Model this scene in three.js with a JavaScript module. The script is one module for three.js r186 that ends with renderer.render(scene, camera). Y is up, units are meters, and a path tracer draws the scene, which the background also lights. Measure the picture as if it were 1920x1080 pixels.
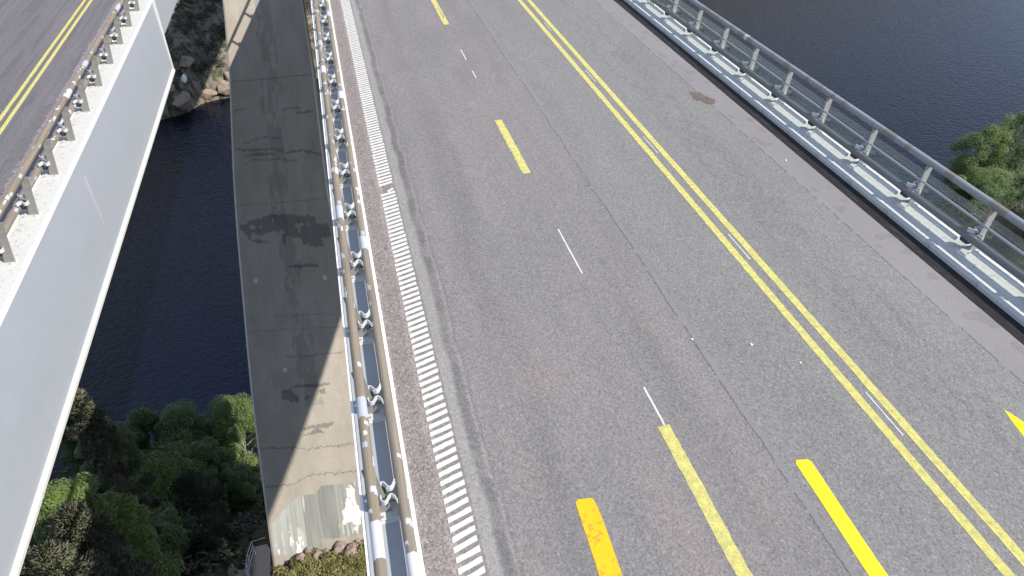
import * as THREE from 'three';
import { mergeGeometries, mergeVertices } from 'three/addons/utils/BufferGeometryUtils.js';
import { RoundedBoxGeometry } from 'three/addons/geometries/RoundedBoxGeometry.js';
import { ImprovedNoise } from 'three/addons/math/ImprovedNoise.js';

// ---------------------------------------------------------------- camera, sky, sun, exposure
const scene = new THREE.Scene();
const D2R = Math.PI / 180;
const CAM_H = 9.09;                                   // metres above the carriageway (carriageway = y 0)
const camera = new THREE.PerspectiveCamera(41.87, 16 / 9, 0.1, 4000);
camera.position.set(0, CAM_H, 0);
camera.rotation.order = 'YXZ';
camera.rotation.set(-37.009 * D2R, -13.356 * D2R, -0.499 * D2R);
scene.add(camera);

const SKY = 1.25;                                     // sky strength
const SUN = new THREE.Vector3(0.78, 1, 0.62).normalize();
{ // fair-weather sky: soft blue overhead, milky towards the horizon, thin high cloud
  const W = 512, H = 256, d = new Float32Array(W * H * 4), pn = new ImprovedNoise();
  for (let y = 0, k = 0; y < H; y++) for (let x = 0; x < W; x++, k += 4) {
    const el = ((y + 0.5) / H - 0.5) * Math.PI, az = (x + 0.5) / W * Math.PI * 2, up = Math.max(0, Math.sin(el)), ce = Math.cos(el);
    let c; if (el < 0) c = [0.13, 0.14, 0.155];
    else {
      const q = Math.pow(1 - up, 2.2), px = ce * Math.cos(az) / (up + 0.25), pz = ce * Math.sin(az) / (up + 0.25);
      const n = 0.55 * pn.noise(px * 1.3 + 3, pz * 1.3, 0.5) + 0.3 * pn.noise(px * 3.1, pz * 2.2 + 5, 1.5) + 0.15 * pn.noise(px * 6.5, pz * 5 + 9, 2.5), cl = Math.min(1, Math.max(0, n * 1.6 + 0.26)) * 0.6;
      c = [0.13 + 0.23 * q, 0.20 + 0.24 * q, 0.34 + 0.25 * q]; c = [c[0] + (0.44 - c[0]) * cl, c[1] + (0.45 - c[1]) * cl, c[2] + (0.47 - c[2]) * cl];
    }
    d[k] = c[0] * SKY; d[k + 1] = c[1] * SKY; d[k + 2] = c[2] * SKY; d[k + 3] = 1;
  }
  const s = new THREE.DataTexture(d, W, H, THREE.RGBAFormat, THREE.FloatType); s.mapping = THREE.EquirectangularReflectionMapping; s.magFilter = s.minFilter = THREE.LinearFilter; s.wrapS = THREE.RepeatWrapping; s.needsUpdate = true;
  scene.background = s; scene.environment = s;
}
const sun = new THREE.DirectionalLight(0xfff7ee, 3.95);
sun.name = 'sun_light';
sun.position.copy(SUN).multiplyScalar(260).add(new THREE.Vector3(0, -20, -60));
sun.target.position.set(0, -20, -60);
sun.castShadow = true;
sun.shadow.mapSize.set(4096, 4096);
Object.assign(sun.shadow.camera, { left: -150, right: 150, top: 150, bottom: -150, near: 1, far: 600 });
sun.shadow.radius = 1;
scene.add(sun, sun.target);

const renderer = new THREE.WebGLRenderer({ antialias: true });
renderer.toneMapping = THREE.LinearToneMapping;
renderer.toneMappingExposure = 1.5;
renderer.shadowMap.enabled = true;

// ---------------------------------------------------------------- helpers
function rng(seed) { let a = seed >>> 0; return () => { a = (a + 0x6D2B79F5) >>> 0; let t = a; t = Math.imul(t ^ (t >>> 15), t | 1); t ^= t + Math.imul(t ^ (t >>> 7), t | 61); return ((t ^ (t >>> 14)) >>> 0) / 4294967296; }; }
const PN = new ImprovedNoise();
const noise3 = (x, y, z) => PN.noise(x + 0.137, y + 0.271, z + 0.419);
const fbm = (x, y, z, o = 4) => { let s = 0, a = 0.5; for (let i = 0; i < o; i++) { s += a * noise3(x, y, z); x *= 2.03; y *= 2.03; z *= 2.03; a *= 0.5; } return s; };
const clamp = (x, a, b) => Math.min(b, Math.max(a, x));
const lerp = (a, b, t) => a + (b - a) * t;
const sst = (a, b, x) => { const t = clamp((x - a) / (b - a), 0, 1); return t * t * (3 - 2 * t); };
const names = {};
function numbered(n) { const k = names[n] = (names[n] ?? -1) + 1; return k ? `${n}_${String(k).padStart(3, '0')}` : n; }
function shade(o) { o.castShadow = true; o.receiveShadow = true; return o; }
function tag(o, label, category, group) { o.userData.label = label; if (category) o.userData.category = category; if (group) o.userData.group = group; return o; }
function thing(name, label, category, [x, y, z] = [0, 0, 0], group) {
  const o = new THREE.Group(); o.name = numbered(name); o.position.set(x, y, z); scene.add(o);
  return tag(o, label, category, group);
}
function mesh(name, geos, mat, parent) {
  const g = Array.isArray(geos) ? (geos.length > 1 ? mergeGeometries(geos.map(q => norm(q))) : geos[0]) : geos;
  const m = shade(new THREE.Mesh(g, mat));
  m.name = parent ? name : numbered(name);
  (parent || scene).add(m); return m;
}
function norm(g) {
  g = g.index ? g.toNonIndexed() : g;
  for (const k of Object.keys(g.attributes)) if (!['position', 'normal', 'uv'].includes(k)) g.deleteAttribute(k);
  return g;
}
function structure(name, label, geos, mat) { const m = mesh(name, geos, mat); m.userData = { kind: 'structure', label }; return m; }
// box from ranges in x, y, s (s = metres ahead of the camera, z = -s)
function bx(x0, x1, y0, y1, s0, s1) {
  const g = new THREE.BoxGeometry(Math.abs(x1 - x0), Math.abs(y1 - y0), Math.abs(s1 - s0)); g.translate((x0 + x1) / 2, (y0 + y1) / 2, -(s0 + s1) / 2); return g;
}
function rbx(x0, x1, y0, y1, s0, s1, r = 0.01) {
  const g = new RoundedBoxGeometry(Math.abs(x1 - x0), Math.abs(y1 - y0), Math.abs(s1 - s0), 2, r); g.translate((x0 + x1) / 2, (y0 + y1) / 2, -(s0 + s1) / 2); return g;
}
// flat sheet with uv in metres (u = x, v = s)
function sheet(x0, x1, y, s0, s1, nx = 1, ns = 1) {
  const g = new THREE.PlaneGeometry(x1 - x0, s1 - s0, nx, ns); g.rotateX(-Math.PI / 2); g.translate((x0 + x1) / 2, y, -(s0 + s1) / 2); uvTop(g); return g;
}
function uvTop(g) { const p = g.attributes.position, uv = g.attributes.uv; for (let i = 0; i < p.count; i++) uv.setXY(i, p.getX(i), -p.getZ(i)); return g; }
function pipeAlong(x, y, r, s0, s1, seg = 16) {          // pipe along the bridge, uv: u round the pipe 0..1, v metres
  const L = s1 - s0, n = Math.max(1, Math.round(L / 8));
  const g = new THREE.CylinderGeometry(r, r, L, seg, n, false); g.rotateX(Math.PI / 2); g.translate(x, y, -(s0 + s1) / 2);
  const p = g.attributes.position, uv = g.attributes.uv; for (let i = 0; i < p.count; i++) uv.setY(i, -p.getZ(i)); return g;
}
function rod(a, b, r, seg = 8) {
  const A = new THREE.Vector3(...a), B = new THREE.Vector3(...b), d = B.clone().sub(A);
  const g = new THREE.CylinderGeometry(r, r, d.length(), seg); g.applyQuaternion(new THREE.Quaternion().setFromUnitVectors(new THREE.Vector3(0, 1, 0), d.clone().normalize()));
  g.translate((A.x + B.x) / 2, (A.y + B.y) / 2, (A.z + B.z) / 2); return g;
}
function tex(w, h, fn, { srgb = true, wrap = THREE.RepeatWrapping, rx = 1, ry = 1 } = {}) {   // fn(x, y) -> [r, g, b] 0..255
  const d = new Uint8Array(w * h * 4);
  for (let y = 0, k = 0; y < h; y++) for (let x = 0; x < w; x++, k += 4) { const c = fn(x, y); d[k] = clamp(c[0], 0, 255); d[k + 1] = clamp(c[1], 0, 255); d[k + 2] = clamp(c[2], 0, 255); d[k + 3] = 255; }
  const t = new THREE.DataTexture(d, w, h, THREE.RGBAFormat);
  t.colorSpace = srgb ? THREE.SRGBColorSpace : THREE.NoColorSpace; t.wrapS = t.wrapT = wrap; t.magFilter = THREE.LinearFilter; t.minFilter = THREE.LinearMipmapLinearFilter; t.generateMipmaps = true; t.anisotropy = 8;
  t.repeat.set(rx, ry); t.needsUpdate = true; return t;
}
// value noise grids (fast, tileable)
function vgrid(w, h, seed) { const r = rng(seed), a = new Float32Array(w * h); for (let i = 0; i < a.length; i++) a[i] = r() * 2 - 1; return { w, h, a }; }
function vs(g, x, y) {
  x = ((x % g.w) + g.w) % g.w; y = ((y % g.h) + g.h) % g.h; const x0 = x | 0, y0 = y | 0, fx = x - x0, fy = y - y0, x1 = (x0 + 1) % g.w, y1 = (y0 + 1) % g.h;
  const a = g.a, u = fx * fx * (3 - 2 * fx), v = fy * fy * (3 - 2 * fy);
  return (a[y0 * g.w + x0] * (1 - u) + a[y0 * g.w + x1] * u) * (1 - v) + (a[y1 * g.w + x0] * (1 - u) + a[y1 * g.w + x1] * u) * v;
}
const V64 = vgrid(64, 64, 11), V256 = vgrid(256, 256, 12);
const vf = (x, y, o = 3) => { let s = 0, a = 0.6; for (let i = 0; i < o; i++) { s += a * vs(V64, x + i * 17.3, y + i * 9.7); x *= 2.1; y *= 2.1; a *= 0.5; } return s; };

// ---------------------------------------------------------------- surface materials
// asphalt of the right carriageway: 11.3 m across (x 0.1 .. 11.4), 24 m along
const AW = 1024, AH = 2048, AX0 = 0.1, AXW = 11.3, AS = 24;
const asphaltBumpData = new Uint8Array(AW * AH * 4);
function makeAsphalt(kind) {
  const r = rng(kind * 71 + 5), sp = new Float32Array(AW * AH);
  for (let i = 0; i < sp.length; i++) { const v = r() + r() - 1; sp[i] = v; }
  const at2 = (x, y) => sp[((y + AH) % AH) * AW + ((x + AW) % AW)];
  return tex(AW, AH, (px, py) => {
    const X = AX0 + (px + 0.5) / AW * AXW, s = (py + 0.5) / AH * AS;
    const fine = at2(px, py) * 0.7 + (at2(px + 1, py) + at2(px - 1, py) + at2(px, py + 1) + at2(px, py - 1)) * 0.32;
    const mid = vs(V256, px * 0.45, py * 0.27), blot = vf(X * 1.3 + 2, s * (64 / 24) * 0.125, 4), patch = vf(X * 1.6 + 7, s * (64 / 24) * 0.25 + 3, 3), band = vs(V64, X * 2.3 + 11, s * (64 / 24) * 0.045);
    let c = [110, 106.5, 108.5], g = 17;
    if (kind === 0) {
      const wob = 0.04 * vs(V64, s * 64 / 24 * 0.5, 3.3) + 0.010 * vs(V64, s * 64 / 24 * 6, 9.1);
      const ragged = mid * 0.012;
      if (X < 0.64 + wob * 0.6 + ragged) { c = [118, 112.5, 111.5]; g = 27; if (X > 0.52 + wob + ragged * 2) c = [128, 121, 119]; }
      else if (X < 1.46 + wob) { const q = vs(V64, s * 64 / 24 * 0.75, 21.7), e = X - wob - 1.19 + mid * 0.02, w = sst(-0.05, 0.05, e) * (1 - 0.3 * sst(0.1, -0.3, q)) * sst(0.25, 0.1, e); c = [lerp(127, 97, w), lerp(125, 95, w), lerp(124, 97, w)]; g = 14; if (X > 0.66 && X < 0.99) c = [112, 109, 107]; if (X - wob > 1.40) { c = [108, 104, 106]; g = 17; } }
      else if (X < 5.62 + wob * 0.7) { c = [112 + 2.5 * blot, 109.5 + 1.2 * blot, 110.5 + 0.8 * blot]; g = 16; if (patch > 0.25) { c[0] += 2.4; c[1] -= 0.4; } const tr = (a, w) => sst(w, 0, Math.abs(X - a - 0.25 * vs(V64, s * 64 / 24 * 0.12, a * 7))) * (0.6 + 0.6 * vs(V64, X * 4, s * 64 / 24 * 0.2)); const k = 1 - 0.05 * tr(2.25, 0.55) - 0.045 * tr(5.1, 0.5); c = c.map(v => v * k); }
      else if (X < 5.76 + wob * 0.7 + ragged) { const e = X - 5.62 - wob * 0.7; const gap = vs(V64, s * 64 / 24 * 1.7, 60) > -0.5; c = e < 0.03 + ragged && gap ? [90, 88, 91] : [114, 113, 116]; g = e < 0.03 ? 12 : 6; }
      else if (X < 10.60 + wob * 0.4) { c = [112, 111, 111.5]; g = 17; const wt = vs(V64, X * 9 + vs(V64, 3, s * 64 / 24) * 2, s * 64 / 24 * 0.4); if (X > 8.7 && X < 9.8 && wt > 0.15) { c = [107.5, 106.5, 107.5]; g = 19; } }
      else { const e = X - 10.60 - wob * 0.4; c = e < 0.02 + ragged * 0.6 && vs(V64, s * 64 / 24 * 2.4, 40) > -0.45 ? [74, 72, 75] : [120, 117.5, 120]; g = 5; if (e > 0.1 && vs(V64, X * 5, s * 64 / 24 * 1.2) > 0.55) c = [113, 110, 113]; }
      // fine longitudinal scrape lines
      const ln = vs(V64, X * 21, s * 64 / 24 * 0.12); if (X > 1.5 && X < 10.5 && ln > 0.72) { c = c.map(v => v * 0.975); }
    } else {
      c = [99, 97, 101]; g = 12; const ln = vs(V64, X * 8, s * 64 / 24 * 0.1); if (ln > 0.3) c = [104, 99, 104]; if (ln < -0.5) c = [93, 90, 97]; if (X < 1.16 + 0.05 * vs(V64, s * 64 / 24 * 2, 3.3) + mid * 0.04) { c = [126, 116, 120]; g = 22; }
    }
    const b = blot * 3.0 + patch * 1.6 + band * 2.6 + fine * g * 1.25 + mid * g * 0.4;
    if (kind === 0) { const k = (py * AW + px) * 4; const h = clamp(128 + (fine * g + mid * g * 0.5) * 3.4, 0, 255); asphaltBumpData[k] = asphaltBumpData[k + 1] = asphaltBumpData[k + 2] = h; asphaltBumpData[k + 3] = 255; }
    c = [c[0] * (kind === 0 ? 1.095 : 1.05), c[1] * (kind === 0 ? 1.092 : 1.05), c[2] * (kind === 0 ? 1.072 : 1.03)];
    const warm = at2(px + 5, py + 9) * 2.6;
    return [c[0] + b + warm, c[1] + b, c[2] + b - warm * 0.7];
  });
}
const asphaltMap = makeAsphalt(0), asphaltMap2 = makeAsphalt(1);
const asphaltBump = new THREE.DataTexture(asphaltBumpData, AW, AH, THREE.RGBAFormat);
asphaltBump.wrapS = asphaltBump.wrapT = THREE.RepeatWrapping; asphaltBump.magFilter = THREE.LinearFilter; asphaltBump.minFilter = THREE.LinearMipmapLinearFilter; asphaltBump.generateMipmaps = true; asphaltBump.needsUpdate = true;
const M = {};
M.asphalt = new THREE.MeshStandardMaterial({ map: asphaltMap, bumpMap: asphaltBump, bumpScale: 0.006, roughness: 0.9 });
M.asphalt2 = new THREE.MeshStandardMaterial({ map: asphaltMap2, bumpMap: asphaltBump, bumpScale: 0.005, roughness: 0.9 });
function asphaltUV(g, flip) { const p = g.attributes.position, uv = g.attributes.uv; for (let i = 0; i < p.count; i++) uv.setXY(i, flip ? (-p.getX(i) - 7.2 - 0.1) / AXW : (p.getX(i) - AX0) / AXW, -p.getZ(i) / AS); return g; }

const speck = (w, h, seed) => { const r = rng(seed), a = new Float32Array(w * h); for (let i = 0; i < a.length; i++) a[i] = r(); return a; };
{ // worn yellow marking: thin paint, stone tips showing through
  const n = speck(512, 512, 31), n2 = speck(512, 512, 37);
  M.wornYellow = new THREE.MeshStandardMaterial({ roughness: 0.8, bumpMap: asphaltBump, bumpScale: 0.004, map: tex(512, 512, (x, y) => {
    const v = (n[y * 512 + x] + n[y * 512 + (x + 1) % 512] + n[((y + 1) % 512) * 512 + x]) / 3, w = vf(x * 0.03, y * 0.03, 3) * 0.13;
    const t = sst(0.38, 0.6, v + w + 0.03); const k = 1 + (n2[y * 512 + x] - 0.5) * 0.16;
    return [lerp(146, 226, t) * k, lerp(142, 218, t) * k, lerp(104, 118, t) * k];
  }, { rx: 0.9, ry: 0.9 }) });
  M.freshYellow = new THREE.MeshStandardMaterial({ roughness: 0.55, map: tex(256, 256, (x, y) => { const v = vf(x * 0.05, y * 0.05, 3) * 7 + (n2[(y * 2 % 512) * 512 + x]) * 5; const e = n[(y * 2 % 512) * 512 + x * 2 % 512] + vf(x * 0.1, y * 0.1 + 8, 3) * 0.5; return e > 1.12 ? [196 + v, 180 + v, 66 + v] : [248 + v * 0.3, 222 + v, 26 + v * 0.5]; }, { rx: 1, ry: 1 }) });
  M.scuffedYellow = new THREE.MeshStandardMaterial({ roughness: 0.6, map: tex(256, 256, (x, y) => { const q = vf(x * 0.045 + 3, y * 0.045, 4), e = q > 0.22 ? 1 : 0; const v = vf(x * 0.12, y * 0.12, 2) * 9; return e ? [202 + v, 154 + v, 42 + v] : [226 + v * 0.4, 182 + v, 14]; }, { rx: 1.2, ry: 1.2 }) });
  M.roadWhite = new THREE.MeshStandardMaterial({ roughness: 0.75, map: tex(256, 256, (x, y) => { const v = (n[y * 512 + x] - 0.5) * 22 + vf(x * 0.06, y * 0.06, 3) * 10; const w = n2[y * 512 + x] + vf(x * 0.11, y * 0.11, 2) * 0.3 > 1.02; return w ? [168 + v, 165 + v, 162 + v] : [206 + v, 205 + v, 202 + v]; }, { rx: 3, ry: 3 }) });
  M.whitePaint = new THREE.MeshStandardMaterial({ roughness: 0.6, map: tex(256, 256, (x, y) => { const v = (n[y * 512 + x] - 0.5) * 12 + vf(x * 0.06, y * 0.06, 3) * 8; return [240 + v, 239 + v, 236 + v]; }, { rx: 1.3, ry: 1.3 }) });
}
{ // painted steel: pale grey coating with faint rain streaks (matter: thin dirt trails)
  const n = speck(512, 512, 41);
  const st = (base, amt) => tex(512, 512, (x, y) => { const s = vs(V64, x * 0.35, y * 0.012) , q = vf(x * 0.02, y * 0.02, 3), d = (s > 0.55 ? 1 : 0) * amt; const v = (n[y * 512 + x] - 0.5) * 4 + q * amt * 0.8 - d; return [base[0] + v, base[1] + v, base[2] + v]; });
  M.steel = new THREE.MeshStandardMaterial({ roughness: 0.5, metalness: 0, map: st([171, 177, 185], 3) });
  M.seam = new THREE.MeshStandardMaterial({ color: new THREE.Color(0.47, 0.48, 0.5), roughness: 0.5 });
  M.steelLip = new THREE.MeshStandardMaterial({ color: new THREE.Color(0.72, 0.72, 0.66), roughness: 0.5 });
  M.ledge = new THREE.MeshStandardMaterial({ roughness: 0.62, map: tex(512, 512, (x, y) => { const v = (n[y * 512 + x] - 0.5) * 8, q = vf(x * 0.05, y * 0.05, 4); const dirt = q > 0.42 ? 26 * (0.5 + n[(y * 3 % 512) * 512 + x]) : 0; return [199 + v - dirt, 199 + v - dirt * 1.02, 195 + v - dirt * 1.1]; }, { rx: 0.7, ry: 0.7 }) });
  M.ledgeShaded = new THREE.MeshStandardMaterial({ roughness: 0.6, map: tex(512, 512, (x, y) => { const v = (n[y * 512 + x] - 0.5) * 8 + vf(x * 0.02, y * 0.02, 3) * 6; return [164 + v, 166 + v, 168 + v]; }, { rx: 0.7, ry: 0.7 }) });  // ledge coat in darker grey: shade between the pipes put into the colour
  M.postGrey = new THREE.MeshStandardMaterial({ color: new THREE.Color(0.34, 0.34, 0.33), roughness: 0.6 });
  M.post = new THREE.MeshStandardMaterial({ roughness: 0.6, map: tex(256, 256, (x, y) => { const v = (n[y * 512 + x] - 0.5) * 10 + vf(x * 0.04, y * 0.04, 3) * 10; return [138 + v, 136 + v, 131 + v]; }) });
  M.clamp = new THREE.MeshStandardMaterial({ color: new THREE.Color(0.58, 0.6, 0.6), roughness: 0.55, metalness: 0.05 });
  M.galv = new THREE.MeshStandardMaterial({ color: new THREE.Color(0.42, 0.45, 0.48), roughness: 0.45, metalness: 0.35 });
  M.tube = new THREE.MeshStandardMaterial({ color: new THREE.Color(0.6, 0.61, 0.6), roughness: 0.5 });
  M.darkSteel = new THREE.MeshStandardMaterial({ color: new THREE.Color(0.05, 0.053, 0.058), roughness: 0.6 });
  M.bolt = new THREE.MeshStandardMaterial({ color: new THREE.Color(0.5, 0.5, 0.5), roughness: 0.4, metalness: 0.5 });
}
{ // barrier pipe: brown oxide coat, flaked off to pale zinc in patches. u round (256), v 16 m along (2048)
  const W = 128, H = 2048, r = rng(55), fl = [];
  for (let i = 0; i < 75; i++) { const big = i % 30 === 4; fl.push([r() * W, r() * H, big ? W * (0.3 + r() * 0.5) : 4 + r() * 11, big ? 14 + r() * 22 : 4 + r() * 8, r()]); }
  const n = speck(W, H, 61);
  const fn = (base, dens) => (x, y) => {
    const e = vs(V64, x * 0.25, y * 0.25) * 2.2; let f = 0, tone = 0;
    for (let i = 0; i < fl.length * dens; i++) { const q = fl[i]; let dx = Math.abs(x - q[0]); if (dx > W / 2) dx = W - dx; let dy = Math.abs(y - q[1]); if (dy > H / 2) dy = H - dy; if (dx < q[2] + e * 0.6 && dy < q[3] + e) { f = 1; tone = q[4]; } }
    const str = vs(V64, x * 0.5, y * 0.008) * 9, v = (n[y * W + x] - 0.5) * 8, lf = vf(x * 0.05, y * 0.012, 3) * 10;
    if (f) return [166 + 40 * tone + v, 172 + 36 * tone + v, 180 + 30 * tone + v];
    return [base[0] + str + v + lf, base[1] + str + v + lf * 0.9, base[2] + str + v + lf * 0.75];
  };
  M.pipe = new THREE.MeshStandardMaterial({ roughness: 0.55, map: tex(W, H, fn([134, 123, 106], 1), { ry: 1 / 16 }) });
  M.pipeLow = new THREE.MeshStandardMaterial({ roughness: 0.55, map: tex(W, H, fn([132, 123, 110], 0.6), { ry: 1 / 16 }) });
  M.pipeDark = new THREE.MeshStandardMaterial({ roughness: 0.5, map: tex(W, H, fn([112, 113, 114], 0), { ry: 1 / 16 }) });
  M.pipeGrey = new THREE.MeshStandardMaterial({ roughness: 0.42, metalness: 0.1, map: tex(W, H, (x, y) => { const lf = vs(V64, y * 64 / H * 1.0, 5) , lf2 = vs(V64, y * 64 / H * 4, 15), str = vs(V64, x * 0.5, y * 0.02) * 6, v = (n[y * W + x] - 0.5) * 9; const w = sst(-0.25, 0.35, lf + lf2 * 0.5); return [lerp(140, 130, w) + str + v, lerp(144, 126, w) + str + v, lerp(148, 118, w) + str + v]; }, { ry: 1 / 16 }) });
}
// ---------------------------------------------------------------- arch concrete (u across, v = (s - 22) / 32)
const archXL = [[20, -7.25], [28, -7.24], [32.3, -7.22], [34.6, -7.16], [37, -7.04], [39, -6.88], [40.6, -6.70], [43.3, -6.34], [45, -6.12], [48, -5.95], [60, -5.8], [150, -5.7], [400, -5.7]];
const archXR = [[20, -0.4], [28, -0.5], [32, -0.8], [36.5, -1.2], [40, -1.5], [42.7, -1.4], [45, -1.3], [60, -1.5], [150, -1.7], [400, -1.7]];
const tab = (t, s) => { for (let i = 1; i < t.length; i++) if (s <= t[i][0]) return lerp(t[i - 1][1], t[i][1], clamp((s - t[i - 1][0]) / (t[i][0] - t[i - 1][0]), 0, 1)); return t[t.length - 1][1]; };
const archY = s => CAM_H + 33.1 - 0.0045 * (150 - s) * (150 - s) - 1.0 * Math.exp(-(((s - 36.5) / 4.5) ** 2));
const CS0 = 22, CSL = 32;
const stains = {
  big: [[0.023, 39.15], [0.152, 39.31], [0.349, 39.46], [0.545, 39.45], [0.823, 39.31], [0.823, 39.02], [0.952, 39.00], [0.960, 38.54], [0.847, 38.51], [0.852, 38.24], [0.752, 38.20], [0.646, 38.33], [0.627, 38.56], [0.491, 38.63], [0.471, 38.31], [0.445, 38.36], [0.441, 38.76], [0.333, 38.86], [0.249, 38.75], [0.142, 38.87], [0.110, 38.60], [0.036, 38.97]],
  streak: [[0.431, 37.49], [0.513, 37.58], [0.621, 37.59], [0.755, 37.58], [0.789, 37.47], [0.670, 37.45], [0.509, 37.45]],
  ring: [[0.253, 32.35], [0.305, 32.35], [0.390, 32.51], [0.544, 32.45], [0.674, 32.46], [0.685, 32.37], [0.587, 32.31], [0.552, 32.25], [0.424, 32.39], [0.328, 32.33], [0.392, 31.84], [0.369, 31.73], [0.238, 31.95]],
  spot: [[0.42, 31.9], [0.47, 31.95], [0.5, 31.86], [0.44, 31.8]],
  spot2: [[0.57, 32.18], [0.62, 32.2], [0.63, 31.98], [0.585, 31.96]],
  lobe1: [[0.351, 30.61], [0.432, 30.71], [0.639, 30.71], [0.639, 30.61], [0.584, 30.49], [0.519, 30.58], [0.404, 30.57]],
  lobe2: [[0.320, 30.39], [0.443, 30.42], [0.496, 30.60], [0.565, 30.36], [0.531, 30.33], [0.418, 30.34]],
  low: [[0.12, 38.62], [0.2, 38.58], [0.3, 38.5], [0.27, 38.43], [0.15, 38.5]],
  up: [[0.1, 41.75], [0.3, 41.83], [0.5, 41.75], [0.3, 41.66]],
};
const cracks = [
  [[0.248, 35.56], [0.373, 35.55], [0.603, 35.56], [0.833, 35.53]], [[0.321, 33.76], [0.563, 33.72], [0.688, 33.76], [0.863, 33.79]],
  [[0.007, 30.13], [0.290, 29.94], [0.396, 29.77], [0.465, 29.81], [0.689, 29.73], [0.816, 29.71]], [[0.008, 28.65], [0.221, 28.57], [0.336, 28.73], [0.426, 28.79], [0.644, 28.68], [0.786, 28.64]],
  [[0.123, 42.25], [0.261, 42.36], [0.382, 42.42], [0.530, 42.32]], [[0.020, 42.04], [0.254, 41.92], [0.432, 41.94], [0.606, 41.75], [0.785, 41.74], [1.007, 41.53]], [[0.100, 41.39], [0.190, 41.58], [0.482, 41.52], [0.715, 41.35]],
  [[0.0, 44.87], [1, 44.88]], [[0.02, 43.6], [0.17, 43.66]], [[0.58, 43.45], [0.8, 43.5]], [[0.75, 43.25], [0.97, 43.3]]];
const crackW = [0.03, 0.055, 0.06, 0.05, 0.06, 0.1, 0.05, 0.03, 0.06, 0.08, 0.08];
const repair = [[0.017, 27.25], [0.140, 27.78], [0.253, 28.11], [0.400, 28.08], [0.453, 28.33], [0.627, 28.28], [0.785, 28.24], [0.81, 26.29], [0.471, 26.35], [0.388, 26.43], [0.393, 25.94], [0.013, 26.17]];
const splash = [[0.664, 28.10], [0.726, 27.99], [0.725, 27.59], [0.748, 27.38], [0.740, 26.79], [0.704, 26.53], [0.657, 26.67], [0.596, 26.82], [0.588, 27.22], [0.644, 27.57]];
const squares = [[0.127, 37.02], [0.806, 37.02], [0.3, 33.2]];
const inPoly = (p, x, y) => { let c = false; for (let i = 0, j = p.length - 1; i < p.length; j = i++) if ((p[i][1] > y) !== (p[j][1] > y) && x < (p[j][0] - p[i][0]) * (y - p[i][1]) / (p[j][1] - p[i][1]) + p[i][0]) c = !c; return c; };
const bounds = p => [Math.min(...p.map(q => q[0])) - 0.05, Math.max(...p.map(q => q[0])) + 0.05, Math.min(...p.map(q => q[1])) - 0.3, Math.max(...p.map(q => q[1])) + 0.3];
const stainList = Object.values(stains).map(p => ({ p, b: bounds(p) }));
const crackD = (line, u, s) => { for (let i = 1; i < line.length; i++) { const a = line[i - 1], b = line[i]; if (u >= a[0] && u <= b[0]) return s - lerp(a[1], b[1], (u - a[0]) / (b[0] - a[0])); } return 9; };
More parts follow.
